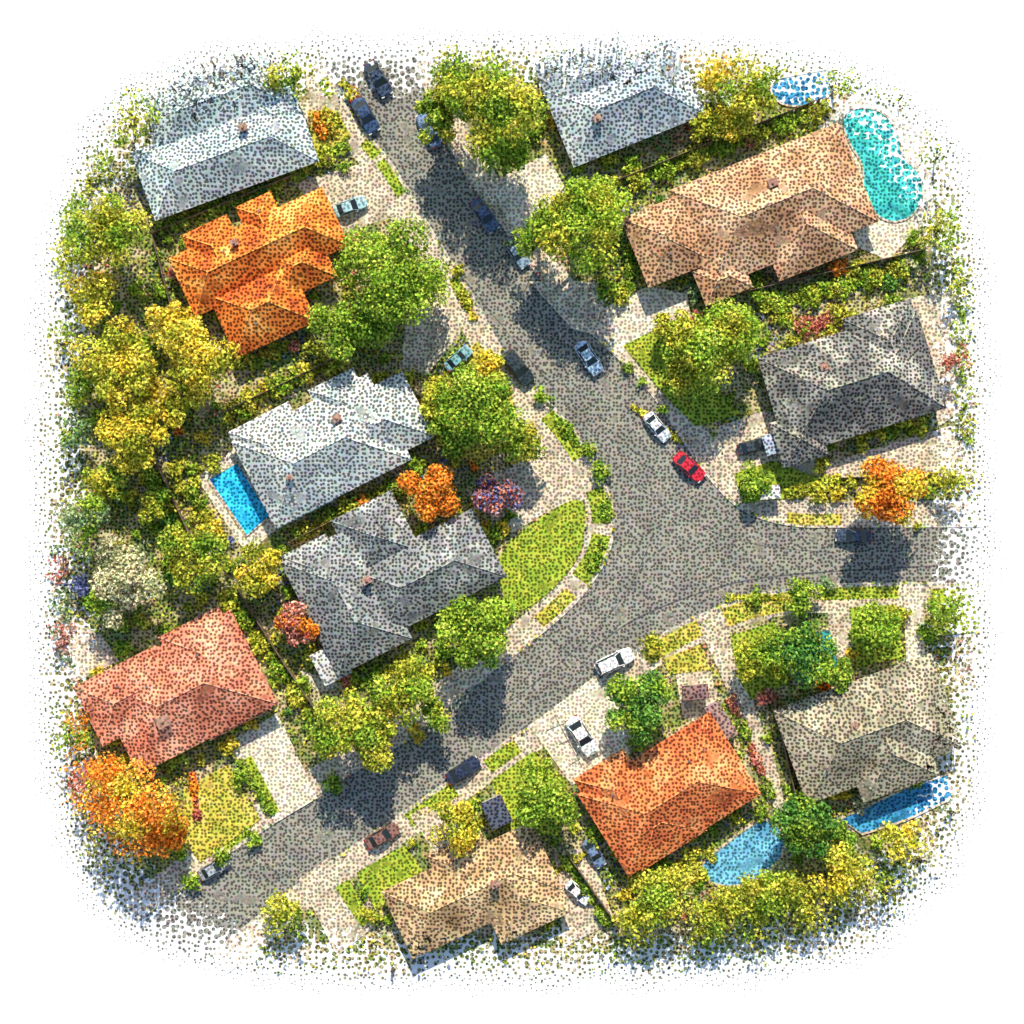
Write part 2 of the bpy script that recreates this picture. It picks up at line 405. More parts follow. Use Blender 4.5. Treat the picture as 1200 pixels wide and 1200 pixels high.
def tree(px,py,r,pal,where,hf=1.0,dens=1.0,pal2=None):
    R=r*S*1.0; 
    if py>1000: hf*=0.65
    zt=(0.85*R+1.6)*hf
    x,y=P(px,py,zt)
    e=empty("tree",(x,y,0.10)); tag(e,CATL[pal]+" "+where,"tree")
    far=edge_d(x,y)>0.86
    mb=MB(); tr_=0.05*R+0.08; lean=(random.uniform(-.3,.3),random.uniform(-.3,.3))
    fork=(lean[0],lean[1],zt*0.5)
    mb.tube((0,0,-0.1),(0,0,0.25),tr_*1.5,tr_*1.1); mb.tube((0,0,0.2),fork,tr_*1.1,tr_*0.8)
    for i in range(3 if far else 6):
        k=.12 if far else .3
        a=i*math.pi/3+random.uniform(-.3,.3); q=(fork[0]+R*k*math.cos(a),fork[1]+R*k*math.sin(a),zt*0.75)
        mb.tube((fork[0],fork[1],fork[2]-0.05),q,tr_*0.5,tr_*0.3,5)
        if not far: mb.tube(q,(q[0]+R*.3*math.cos(a+.3),q[1]+R*.3*math.sin(a+.3),zt+R*.1),tr_*0.3,tr_*0.08,5)
    mb.obj("trunk",M_bark,e)
    n=int((165*R*R+150)*dens)
    p,nr,t=crown_pts(x,y,R,zt+0.12,n)
    m=keepmask(p[:,0],p[:,1],p[:,2]); p,nr,t=p[m],nr[m],t[m]
    if len(p)<5: p=np.array([[x,y,zt]]*5); nr=np.array([[0,0,1.]]*5); t=np.zeros(5)
    c=leaf_cols(len(p),pal,t)
    if pal2:
        c2=leaf_cols(len(p),pal2,t)
        if pal2=='v' : mm=np.random.rand(len(p))<0.4
        else: mm=(np.sin(p[:,0]*1.1+px)+np.cos(p[:,1]*1.3+py)+np.random.normal(size=len(p))*.5)>0.3
        c[mm]=c2[mm]
    me=leaf_mesh("crown",p,nr,np.random.uniform(0.13,0.28,len(p)),c,(x,y,0.10))
    cr=bpy.data.objects.new("crown",me); cr.parent=e; COL.objects.link(cr)
T=[(125,280,56,'l','beside the rear garden',1,1,'g'),(98,345,38,'y','beside the rear garden',.9,1,'l'),(75,300,30,'l','beside the rear garden'),(80,250,32,'g','beside the rear garden'),(150,130,40,'g','near the pale roofed house',1,.8,'l'),(340,85,32,'g','near the pale roofed house',1,.8,'l'),
(575,118,64,'l','shading the street',1.5,1.1,'g'),(525,95,42,'g','shading the street',1.5,1,'l'),(590,175,34,'g','shading the street',1.1,1,'b'),(512,140,30,'g','shading the street',1.7,1.2,'l'),
(675,262,58,'b','beside the concrete driveway',1.4,1.1,'l'),(632,272,32,'b','beside the concrete driveway',1.4,1.2),(712,235,30,'b','beside the concrete driveway'),
(455,318,66,'b','beside the orange roofed house',1.1,1.2,'g'),(398,385,40,'g','beside the orange roofed house',1,1,'b'),(435,370,38,'g','beside the orange roofed house'),(495,335,36,'b','beside the pavement'),
(232,425,50,'y','in the back garden',1,1.1,'l'),(138,430,52,'l','in the back garden',1,1.1,'y'),(155,512,46,'y','in the back garden',1.2,1.1,'l'),(205,380,32,'y','in the back garden',.8),(98,455,30,'g','in the back garden',.8,1,'l'),(188,474,34,'y','in the back garden',.8,1,'l'),
(560,480,54,'b','on the front lawn',1.1,1.1,'g'),(612,512,36,'l','on the front lawn',.9,1,'b'),(530,510,32,'g','on the front lawn',.8),(510,465,28,'l','on the front lawn',.8),(570,430,24,'l','on the front lawn',.7,1,'y'),
(503,578,36,'o','between two grey roofed houses',.9,1.2),(583,580,30,'r','by the pale patio',.7,1.2,'v'),
(835,400,56,'b','on the small front lawn',1.1,1.1,'l'),(800,435,34,'l','on the small front lawn',.8,1,'g'),(865,385,34,'b','on the small front lawn',.9,1),(790,390,28,'l','on the small front lawn',.7),
(1045,574,43,'o','on the corner pavement',1.3,1.6,'y'),
(92,620,42,'t','in the rear garden',1,.9,'g'),(148,672,46,'p','in the rear garden',1,1),(130,705,30,'p','in the rear garden',1,1,'g'),(228,652,42,'l','beside the blue pool',.9,1,'g'),(305,665,32,'y','beside the grey roofed house',.8,1,'l'),(347,733,28,'r','beside the grey roofed house',.7,1,'o'),
(120,565,28,'l','in the rear garden',.8,1,'g'),(180,590,24,'g','in the rear garden',.7,1,'l'),(60,730,24,'r','in the rear garden',.7,.7,'t'),
(565,742,52,'b','on the street corner lawn',1.1,1.4,'g'),(478,805,40,'l','beside the shaded road',1.3,1.2,'b'),(415,850,46,'l','beside the shaded road',1.2,1.2,'g'),(440,870,34,'l','beside the shaded road',1.3,1.1),(385,865,24,'g','beside the shaded road',.9,1,'l'),(505,840,22,'g','beside the shaded road',1.2,1,'l'),
(150,945,64,'o','beside the red roofed house',1,1.3,'y'),(100,920,36,'o','beside the red roofed house',.9,1,'r'),(195,975,30,'o','beside the red roofed house',.8,1),(75,860,34,'g','beside the red roofed house',.8,1,'o'),
(748,830,43,'d','beside the white driveway',1,1.6,'g'),(637,938,40,'g','on the front lawn',1,1.1,'b'),(628,905,24,'b','on the front lawn',.7),(535,967,33,'l','beside the tan roofed house',.9,1,'y'),
(945,965,44,'d','beside the blue pool',1,1.2,'g'),(985,985,24,'g','beside the blue pool',.9),(775,1050,46,'l','behind the terracotta house',1,1.1,'b'),(845,1074,38,'l','behind the terracotta house',1,1,'g'),(905,1052,42,'l','behind the terracotta house',1,1,'b'),(985,1035,44,'l','in the back garden',1,1,'y'),(950,1075,34,'l','in the back garden'),(1060,985,30,'y','in the back garden',1,1,'l'),(1040,1050,34,'g','in the back garden',1,.9,'l'),(820,1105,34,'g','in the back garden',.8,.9,'l'),(745,1085,30,'l','in the back garden',.9),(890,1100,30,'l','in the back garden',.8,.9,'g'),
(942,765,42,'d','over a teal garden pool',1.1,1.1,'g'),(975,790,24,'g','over a teal garden pool',1),(940,700,24,'g','beside the pavement',.7),(893,775,34,'l','on the front lawn',.8,1,'b'),(1025,740,34,'g','on the front lawn',.8,1,'b'),(1112,715,30,'g','on the front lawn',.9,1,'l'),
(880,100,44,'l','beside the brown roofed house',1,.9,'g'),(840,95,34,'y','beside the brown roofed house',.8,.8,'o'),(860,140,32,'l','beside the brown roofed house',.7,.8,'y'),(825,150,22,'l','beside the brown roofed house',.7,.8),(1105,265,32,'g','beside the teal pool',1,1,'l'),(1105,180,32,'l','beside the teal pool',1,.9,'g'),(1060,110,32,'g','beside the teal pool',.9,.8,'l'),(980,95,28,'g','beside the teal pool',.9,.8,'l'),
(330,1080,34,'l','near the road kerb',.9,.9,'g'),(1125,420,22,'r','beside the charcoal roofed house',.8,.8),(90,685,18,'v','in the rear garden',.7,1),(110,1010,30,'g','beside the road',.8,.7,'t'),(1080,1010,30,'l','in the back garden',.8,.8),(85,510,26,'t','in the rear garden',.8,.8,'g'),(1130,330,26,'l','beside the charcoal roofed house',.8,.7,'g'),
(885,563,24,'g','beside the parked car',.5,1,'b'),(1120,560,26,'l','on the corner pavement',.8,.9),(70,400,26,'l','in the back garden',.8,.7,'g'),(1120,955,22,'l','beside the rear pool',.8,.8,'t'),(460,1140,26,'l','near the tan roofed house',.7,.8,'g')]
for t in T: tree(*t)

def hedge(pts,w,h,pal,label="clipped green hedge between the garden plots",pal2=None):
    l=np.array([P(*p) for p in pts]); seg=np.linalg.norm(np.diff(l,axis=0),axis=1); Ltot=seg.sum(); cum=np.concatenate([[0],np.cumsum(seg)])
    n=int(Ltot*w*50+60); s=np.random.rand(n)*Ltot
    x=np.interp(s,cum,l[:,0]); y=np.interp(s,cum,l[:,1]); i=np.clip(np.searchsorted(cum,s)-1,0,len(seg)-1)
    t=(l[1:]-l[:-1])/seg[:,None]; t=t[i]
    lump=0.8+0.35*np.sin(s*1.7+pts[0][0])+0.2*np.sin(s*4.1)
    off=np.random.uniform(-1,1,n)*w/2*lump; z=0.12+h*lump*np.sqrt(np.clip(1-(off/(w/2*1.2))**2,0.05,1))*np.random.uniform(0.35,1,n)
    p=np.stack([x-t[:,1]*off,y+t[:,0]*off,z],1)
    m=keepmask(p[:,0],p[:,1]); p=p[m]; n=len(p)
    if n<10: return
    nr=np.random.normal(size=(n,3))*.5+np.array([0,.15,.8]); nr/=np.linalg.norm(nr,axis=1)[:,None]
    c=leaf_cols(n,pal,0.5+0.5*np.sin(s[m]*0.9))
    if pal2:
        c2=leaf_cols(n,pal2); mm=np.sin(s[m]*.8+pts[0][1])+np.random.normal(size=n)*.4>0.2; c[mm]=c2[mm]
    o=(l[0][0],l[0][1],0.12); me=leaf_mesh("hedge",p,nr,np.random.uniform(.12,.26,n),c,o)
    ob=bpy.data.objects.new("hedge",me); ob.location=o; COL.objects.link(ob); tag(ob,label,"hedge")
hedge([(735,215),(815,185),(905,150),(970,125)],2.6,1.6,'b',pal2='l')
hedge([(890,360),(960,345),(1040,320),(1085,300)],2.6,1.5,'b',pal2='l')
hedge([(185,268),(250,245),(340,205),(410,170)],2.4,1.5,'g',"shaded green hedge between two houses",'l')
hedge([(275,480),(330,450),(385,425)],2.4,1.5,'l',"shaded green hedge between two houses",'g')
hedge([(345,628),(400,600),(465,570)],2.0,1.4,'g',"shaded green hedge between two houses",'l')
hedge([(265,690),(300,745),(345,810),(370,850)],2.2,1.4,'l',"dark garden hedge along the fence",'g')
hedge([(165,530),(195,590),(215,620)],2.2,1.5,'g',"dark garden hedge along the fence",'l')
hedge([(650,985),(690,1050),(715,1085)],1.4,1.2,'g',"dark garden hedge along the fence")
hedge([(620,1040),(700,990)],1.0,0.9,'l')
hedge([(370,150),(400,140)],3.4,1.0,'o',"orange shrub bed beside the driveway",'l')
hedge([(400,95),(420,120)],1.4,0.8,'o',"orange shrub bed beside the driveway",'l')
hedge([(540,340),(556,375)],1.2,0.5,'y',"golden low hedge beside the kerb",'l')
hedge([(652,490),(678,522)],1.5,0.5,'b',"low green hedge on the corner verge",'g')
hedge([(709,585),(711,612)],1.5,0.5,'b',"low green hedge on the corner verge",'g')
hedge([(707,635),(692,668)],1.5,0.5,'b',"low green hedge on the corner verge",'g')
hedge([(985,560),(920,580)],1.6,0.8,'l'); hedge([(1070,560),(1150,560)],2.0,1.0,'l')
hedge([(740,475),(800,520)],0.7,0.4,'l'); hedge([(700,345),(745,335)],1.6,1.0,'g')
hedge([(490,800),(520,770),(515,730)],1.6,1.0,'l',pal2='g'); hedge([(395,790),(430,800),(480,770)],1.8,1.0,'l',pal2='g')
hedge([(855,815),(905,935)],1.2,.9,'r',"reddish flowering hedge along the footpath",'g')
hedge([(1000,510),(1085,500)],2.0,1.2,'g',pal2='l')
hedge([(735,1035),(800,1012),(830,1030)],2.2,1.2,'l',pal2='g')
hedge([(905,365),(950,385),(985,365)],2.4,1.1,'r',"pinkish flowering hedge behind the house",'l')
hedge([(235,545),(225,580),(265,640)],1.6,1.2,'l',pal2='g')
hedge([(280,890),(320,955)],1.2,.6,'g'); hedge([(850,700),(915,700)],1.0,.4,'l')
hedge([(1000,90),(1080,120),(1120,200)],2.6,1.2,'g',pal2='l'); hedge([(570,640),(600,600)],1.6,.9,'g')
hedge([(60,640),(75,720),(70,780)],3,1.2,'t',pal2='r'); hedge([(1130,300),(1125,420),(1135,520)],2.4,1.2,'g',pal2='l')
hedge([(130,180),(90,230),(70,330)],3,1.4,'g',pal2='l'); hedge([(215,415),(290,425),(350,400)],2.0,1.2,'l',pal2='y')
hedge([(225,905),(232,960)],1.0,.6,'r',"red flowering border beside dry lawn",'o')

# ---------------------------------------------------------------- houses
def hip(cx,cy,u,v,z0,pitch):
    hu,hv=u/2,v/2; th=0.18
    rise=pitch*min(hu,hv)
    if hu>=hv: r0=(cx-(hu-hv)-0.02,cy,z0+rise); r1=(cx+(hu-hv)+0.02,cy,z0+rise)
    else: r0=(cx,cy-(hv-hu)-0.02,z0+rise); r1=(cx,cy+(hv-hu)+0.02,z0+rise)
    b=[(cx-hu,cy-hv,z0),(cx+hu,cy-hv,z0),(cx+hu,cy+hv,z0),(cx-hu,cy+hv,z0)]
    bb=[(x,y,z-th) for x,y,z in b]
    V=b+bb+[r0,r1]
    if hu>=hv: F=[(0,1,9,8),(1,2,9),(2,3,8,9),(3,0,8)]
    else: F=[(0,1,8),(1,2,9,8),(2,3,9),(3,0,8,9)]
    F+=[(i,4+i,4+(i+1)%4,(i+1)%4) for i in range(4)]+[(7,6,5,4)]
    if hu>=hv: lines=[(r0,r1),(b[0],r0),(b[3],r0),(b[1],r1),(b[2],r1)]
    else: lines=[(r0,r1),(b[0],r0),(b[1],r0),(b[2],r1),(b[3],r1)]
    return V,F,lines
def house(label,rot,wings,cols,chim=[],pitch=0.52,eave=2.9,stip=0.85,vents=3):
    rot=math.radians(rot); kH=eave+1.0
    ox,oy=P(wings[0][0],wings[0][1],kH); e=empty("house",(ox,oy,0.10),rot); tag(e,label,"house")
    M=mat("roof_tiles",cols,0.22,stip,rough=0.85,detail=10,bump=0.05,alpha=True,lo=.33,hi=.66)
    Mr=mat("ridge_tiles",[tuple(min(1,c*0.95) for c in cols[len(cols)//2]),tuple(min(1,c*1.1) for c in cols[-1])],1.0,0.8,alpha=True)
    c,s=math.cos(-rot),math.sin(-rot); roof=MB(); wall=MB(); cap=MB(); rects=[]
    for i,(px,py,u,v) in enumerate(wings):
        x,y=P(px,py,kH); dx,dy=x-ox,y-oy; lx,ly=dx*c-dy*s,dx*s+dy*c
        u*=S*.985; v*=S*.985; z0=eave+0.013*i - (0.25 if i>1 else 0)
        V,F,Ls=hip(lx,ly,u,v,z0,pitch*(1+0.015*i)); roof.add(V,F)
        for a,b in Ls: cap.tube(a,b,0.06,0.06,5)
        hu,hv=u/2-.5,v/2-.5; rects.append((lx,ly,hu,hv))
        t=z0-0.1
        wall.add([(lx-hu,ly-hv,-.1),(lx+hu,ly-hv,-.1),(lx+hu,ly+hv,-.1),(lx-hu,ly+hv,-.1),(lx-hu,ly-hv,t),(lx+hu,ly-hv,t),(lx+hu,ly+hv,t),(lx-hu,ly+hv,t)],[(j,(j+1)%4,4+(j+1)%4,4+j) for j in range(4)])
        C2,S2=math.cos(rot),math.sin(rot)
        HOUSE.append(np.array([(x+a*C2-b*S2,y+a*S2+b*C2) for a,b in ((-u/2,-v/2),(u/2,-v/2),(u/2,v/2),(-u/2,v/2))]))
    wall.obj("wall",M_wall,e); ro=roof.obj("roof",M,e)
    cap.obj("ridge_cap",Mr,ro)
    cand=[]
    for i,(lx,ly,hu,hv) in enumerate(rects):
        for (x,y,ax) in ((lx-hu*.5,ly-hv,0),(lx+hu*.5,ly-hv,0),(lx+hu,ly,1),(lx-hu,ly,1),(lx-hu*.5,ly+hv,0),(lx+hu*.5,ly+hv,0)):
            if all(not(abs(x-a)<p+.9 and abs(y-b)<q+.9) for j,(a,b,p,q) in enumerate(rects) if j!=i): 
                sx=1 if x>lx else -1; sy=1 if y>ly else -1
                cand.append((x,y,ax,sx if ax else sy))
    for k,(x,y,ax,sg) in enumerate(cand[:7]):
        dep=0.03*sg
        if k==1:
            m=MB(); m.box(x+(dep if ax else 0),y+(0 if ax else dep),1.02,0.08 if ax else 1.0,1.0 if ax else 0.08,2.1)
            d=m.obj("door",M_door,e)
            m=MB(); m.box(x+(0.1*sg if ax else .35),y+(.35 if ax else 0.1*sg),1.0,0.06,0.06,0.16); m.obj("handle",M_rim,d)
            continue
        m=MB(); m.box(x+(dep if ax else 0),y+(0 if ax else dep),1.5,0.06 if ax else 1.5,1.5 if ax else 0.06,1.1)
        w=m.obj("window",M_pane,e); m=MB()
        for (a,b,p,q) in ((0,.6,1.7,.1),(0,-.6,1.7,.1),(.8,0,.1,1.1),(-.8,0,.1,1.1)):
            if ax: m.box(x+dep,y+a,1.5+b,.12,p,q)
            else: m.box(x+a,y+dep,1.5+b,p,.12,q)
        m.obj("frame",M_white,w)
    def loc(px,py):
        x,y=P(px,py,kH+1); dx,dy=x-ox,y-oy; return dx*c-dy*s,dx*s+dy*c
    for (px,py,w) in chim:
        lx,ly=loc(px,py); m=MB(); m.box(lx,ly,eave+1.3,w,w*.8,2.4); m.box(lx,ly,eave+2.57,w+.2,w*.8+.2,.14)
        m.tube((lx,ly,eave+2.6),(lx,ly,eave+2.9),.17,.15,8); m.obj("chimney",M_brickc,ro)
    for k in range(vents):
        lx,ly,hu,hv=rects[k%len(rects)]; a=lx+random.uniform(-.5,.5)*hu; b=ly+random.choice((-.45,.45))*hv
        z=eave+pitch*(0.5+ (hv-abs(b-ly)))-0.1
        m=MB(); m.tube((a,b,z-0.6),(a,b,z+0.35),.1,.1,8); m.tube((a,b,z+.35),(a,b,z+.45),.17,.12,8); m.obj("vent_pipe",M_rim,ro)
    return e
house("pale blue grey hip roofed house beside green hedge",20,[(262,182,205,86),(252,116,165,74),(325,140,60,70),(200,205,70,80)],[(0.19,0.24,0.25),(0.31,0.37,0.38),(0.48,0.55,0.53)],[(285,150,.8)])
house("small pale grey roofed house among trees",12,[(262,86,120,50)],[(0.25,0.3,0.34),(0.37,0.43,0.45),(0.54,0.58,0.58)],[],vents=0)
house("bright orange tiled house with stepped roof",25,[(302,294,200,76),(306,360,104,82),(307,258,46,58),(255,300,60,84),(350,310,70,60)],[(0.22,0.035,0.01),(0.46,0.09,0.01),(0.62,0.18,0.025),(0.88,0.42,0.1)],[(275,285,.7)],pitch=0.68)
house("blue grey hip roofed house beside large tree",22,[(732,118,168,98),(690,88,110,80)],[(0.17,0.22,0.27),(0.28,0.33,0.37),(0.48,0.52,0.53)],[(700,140,.7)])
house("long brown tiled house beside teal pool",22,[(908,240,215,126),(783,280,84,88),(848,326,60,44),(935,245,100,140)],[(0.22,0.105,0.045),(0.4,0.22,0.12),(0.6,0.4,0.25)],[(905,215,.9)])
house("charcoal hip roofed house near street corner",17,[(1000,448,196,122),(1048,425,84,134),(938,514,56,56)],[(0.045,0.05,0.055),(0.115,0.115,0.11),(0.36,0.335,0.28)],[(965,430,.8)],pitch=0.66,stip=0.95)
house("light grey hip roofed house with blue pool",27,[(376,528,180,114),(446,495,100,86),(400,470,60,60),(330,545,80,128)],[(0.23,0.27,0.28),(0.36,0.39,0.375),(0.55,0.57,0.52)],[(395,490,.8),(340,560,.6)],pitch=.55)
house("slate grey cross hipped house beside curved lawn",27,[(405,704,98,150),(502,672,160,90),(440,628,80,80),(370,670,60,70)],[(0.08,0.09,0.1),(0.16,0.17,0.17),(0.35,0.36,0.34)],[(430,680,.8)],pitch=0.58,stip=0.9)
house("red tiled hip roofed house with concrete driveway",27,[(215,812,184,124),(150,816,110,78),(250,790,80,136)],[(0.27,0.065,0.035),(0.47,0.155,0.09),(0.7,0.34,0.22)],[(192,845,1.4)])
house("terracotta tiled house with white driveway",32,[(785,932,184,114),(820,905,80,104),(735,950,70,126),(770,965,90,80)],[(0.28,0.045,0.015),(0.5,0.125,0.035),(0.74,0.31,0.12)],[(800,925,.7)])
house("taupe hip roofed house with rear pool",20,[(1020,855,198,118),(1035,862,96,136),(960,880,60,110)],[(0.12,0.105,0.07),(0.24,0.21,0.145),(0.43,0.38,0.27)],[(1000,850,.7)])
house("tan brown tiled house beside the road verge",25,[(553,1045,195,88),(605,1040,90,110),(505,1068,90,66),(550,1030,70,90)],[(0.18,0.105,0.045),(0.36,0.235,0.12),(0.62,0.46,0.26)],[(580,1035,.8)],eave=2.4,pitch=0.4)

def shed(name,label,px,py,u,v,rot,h,col,cat):
    x,y=P(px,py,h); e=empty(name,(x,y,.10),math.radians(rot)); tag(e,label,cat)
    m=MB(); m.add(*box(0,0,h/2-.1,u-.3,v-.3,h)); m.obj("wall",M_wall,e)
    V,F,Ls=hip(0,0,u,v,h+0.1,0.18); m=MB(); m.add(V,F); m.obj("roof",mat("shed_roof",[col,tuple(c*1.3 for c in col)],1,.8),e)
    m=MB(); m.box(0,-(v-.3)/2-.02,0.85,.8,.06,1.7); m.obj("door",M_door,e)
shed("garden_shed","purple brown roofed shed beside the footpath",815,811,3.0,1.7,5,2.2,(.15,.08,.08),"shed")
shed("garden_shed","small white roofed shed beside the pavement",902,577,2.4,1.6,5,1.8,(.45,.45,.43),"shed")
shed("garden_shed","narrow brown lean to beside terracotta house",845,845,1.8,4.6,32,2.3,(.2,.12,.11),"shed")
shed("garden_shed","dark blue grey roofed shed beside front lawn",582,952,2.6,3.4,25,2.3,(.04,.05,.08),"shed")
shed("garden_shed","grey roofed shed beside the driveway",905,520,2.0,2.4,17,2.0,(.25,.29,.34),"shed")
shed("garden_shed","pale flat roofed annex beside slate grey house",388,778,3.6,4.0,27,2.2,(.34,.34,.32),"shed")

def pool(label,pts,m,rounded=False,cop=.35):
    p=pxpoly(pts)
    if rounded:
        for _ in range(3):
            q=[]
            for i in range(len(p)):
                a,b=p[i],p[(i+1)%len(p)]; q+=[a*.75+b*.25,a*.25+b*.75]
            p=np.array(q)
    if area(p)<0: p=p[::-1]
    HARD.append(p)
    c=p.mean(0); e=empty("swimming_pool",(c[0],c[1],.10)); tag(e,label,"swimming pool")
    q=p-c; n=len(q)
    mesh_obj("water",[(x,y,0.125) for x,y in q],[tuple(range(n))],m,e)
    t=np.roll(q,-1,0)-np.roll(q,1,0); t/=np.linalg.norm(t,axis=1)[:,None]; o=q+np.stack([t[:,1],-t[:,0]],1)*cop
    v=[(x,y,.2) for x,y in q]+[(x,y,.2) for x,y in o]+[(x,y,0) for x,y in q]+[(x,y,0) for x,y in o]
    f=[]
    for i in range(n):
        j=(i+1)%n; f+=[(i,n+i,n+j,j),(n+i,3*n+i,3*n+j,n+j),(i,j,2*n+j,2*n+i)]
    mesh_obj("coping",v,f,M_conc,e)
WB=water_mat("pool_water",(0.0,0.2,0.45),(0.01,0.38,0.65)); WT=water_mat("teal_pool_water",(0.01,0.2,0.22),(0.03,0.36,0.34)); WD=water_mat("deep_pool_water",(0.03,0.15,0.28),(0.1,0.32,0.46)); WE=water_mat("green_pool_water",(0.01,0.1,0.1),(0.02,0.2,0.2)); WN=water_mat("navy_pool_water",(0.0,0.06,0.2),(0.02,0.2,0.38))
pool("rectangular blue pool on pale patio",[(246,562),(278,543),(316,604),(290,627)],WB)
pool("teal freeform pool beside brown roofed house",[(985,130),(1030,126),(1055,160),(1052,180),(1085,212),(1072,255),(1035,262),(1010,228),(1014,195),(993,165)],WT,True,.2)
pool("blue pool behind terracotta roofed house",[(810,1022),(860,982),(900,955),(922,985),(905,1020),(855,1042)],WD,True,.3)
pool("blue pool among trees behind brown house",[(900,95),(940,88),(980,80),(975,112),(945,125),(910,122)],WN,True,.2)
pool("long blue pool behind taupe roofed house",[(985,960),(1060,925),(1110,908),(1115,934),(1060,960),(1010,976)],WN,False,.25)
pool("small teal pool under garden trees",[(918,745),(972,738),(985,790),(932,800)],WE)

def fence(pts,label="weathered brown wooden fence between gardens",h=1.7):
    l=[P(*p) for p in pts]; e=empty("fence",(l[0][0],l[0][1],.10)); tag(e,label,"fence")
    pm=MB(); bm=MB(); ox,oy=l[0]
    for a,b in zip(l[:-1],l[1:]):
        dx,dy=b[0]-a[0],b[1]-a[1]; Ln=math.hypot(dx,dy); an=math.atan2(dy,dx); n=max(1,int(Ln/2.4))
        for i in range(n):
            x=a[0]-ox+dx*(i+.5)/n; y=a[1]-oy+dy*(i+.5)/n; bm.box(x,y,h/2,Ln/n-.14,.05,h-.1,rot=an)
        for i in range(n+1): pm.box(a[0]-ox+dx*i/n,a[1]-oy+dy*i/n,h/2,.13,.13,h+.1,rot=an)
    bm.obj("fence_panel",M_fence,e); pm.obj("fence_post",M_fence,e)
fence([(280,690),(330,770),(372,832)]); fence([(655,985),(725,1085)]); fence([(180,275),(350,205)]); fence([(260,485),(395,420)])
fence([(340,635),(470,570)]); fence([(820,355),(1085,293)]); fence([(725,212),(960,118)]); fence([(175,520),(235,650)]); fence([(110,485),(180,525)])
fence([(905,820),(935,950)]); fence([(180,275),(205,370)]); fence([(930,980),(990,1000)]); fence([(985,560),(1090,556)],"low garden fence along the corner pavement",1.0)

# ---------------------------------------------------------------- cars
def loft(stations,ringf):
    m=MB(); R=[ringf(x) for x in stations]; k=len(R[0]); v=[p for r_ in R for p in r_]
    f=[(i*k+j,i*k+(j+1)%k,(i+1)*k+(j+1)%k,(i+1)*k+j) for i in range(len(R)-1) for j in range(k)]
    f+=[tuple(range(k))[::-1],tuple(range((len(R)-1)*k,len(R)*k))]
    m.add(v,f); return m
def car_meshes(kind):
    suv=kind=='suv'; Ln=2.3; W_=0.93
    belt=1.02 if suv else 0.9; top=1.7 if suv else 1.42
    def ring(x):
        a=abs(x)/Ln; w=W_*(1-0.28*a**6); hood=belt-(0.16*max(0,(x-0.7)/1.6)**1.5 if x>0 else 0.10*max(0,(-x-1.4)/0.9)**1.5)
        if a>0.97: hood-=0.14; 
        lo=0.28+0.12*a**8
        return [(x,-w*.94,lo),(x,-w,0.5),(x,-w*.99,hood-.14),(x,-w*.86,hood),(x,0,hood+.035),(x,w*.86,hood),(x,w*.99,hood-.14),(x,w,0.5),(x,w*.94,lo)]
    st=[-2.3,-2.24,-2.1,-1.8,-1.4,-.9,-.3,.3,.8,1.1,1.5,1.9,2.12,2.25,2.3]
    body=loft(st,ring)
    xr,xf=(-2.1,1.0) if suv else (-1.65,1.0); tr,tf=(-1.85,0.25) if suv else (-.95,0.2)
    wb,wt=.82,.64
    cab=MB(); 
    B=[(xr,-wb,belt-.02),(xf,-wb,belt-.02),(xf,wb,belt-.02),(xr,wb,belt-.02)]; Tp=[(tr,-wt,top),(tf,-wt,top),(tf,wt,top),(tr,wt,top)]
    mid=(.5*(tr+tf),0,top+.04)
    cab.add(B+Tp+[mid],[(0,1,5,4),(1,2,6,5),(2,3,7,6),(3,0,4,7),(4,5,8),(5,6,8),(6,7,8),(7,4,8)])
    def quad(a,b,c,d,name):
        a,b,c,d=map(Vector,(a,b,c,d)); ctr=(a+b+c+d)/4; n=(b-a).cross(d-a).normalized()
        q=[ctr+(p-ctr)*.9+n*.02 for p in (a,b,c,d)]
        me=bpy.data.meshes.new(name); me.from_pydata([tuple(p) for p in q],[],[(0,1,2,3)]); me.materials.append(M_glass); return me
    ws=quad(B[1],B[2],Tp[2],Tp[1],"windshield"); rw=quad(B[3],B[0],Tp[0],Tp[3],"rear_window"); s1=quad(B[0],B[1],Tp[1],Tp[0],"side_window"); s2=quad(B[2],B[3],Tp[3],Tp[2],"side_window")
    def mk(mb,name,m):
        me=bpy.data.meshes.new(name); me.from_pydata([tuple(p) for p in mb.v],[],mb.f)
        me.materials.append(m); return me
    wh=MB(); wh.tube((0,-.11,0),(0,.11,0),.33,.33,18); rim=MB(); rim.tube((0,-.125,0),(0,.125,0),.2,.2,12)
    hl=MB(); hl.box(0,0,0,.16,.36,.12); mr=MB(); mr.box(0,0,0,.14,.2,.12)
    return dict(body=mk(body,"body",None),cabin=mk(cab,"cabin",None),ws=ws,rw=rw,s1=s1,s2=s2,wheel=mk(wh,"tyre",M_tyre),rim=mk(rim,"rim",M_rim),
        hl=mk(hl,"headlight",M_lamp),tl=mk(hl,"taillight",M_tail),mr=mk(mr,"wing_mirror",None),belt=belt)
CM={'sedan':car_meshes('sedan'),'suv':car_meshes('suv')}
PM={}
def paint(col):
    if col not in PM:
        m=mat("car_paint",[col],1,0.5,rough=0.3,spec=0.5,alpha=True); m.node_tree.nodes["Principled BSDF"].inputs["Coat Weight"].default_value=0.4; PM[col]=m
    return PM[col]
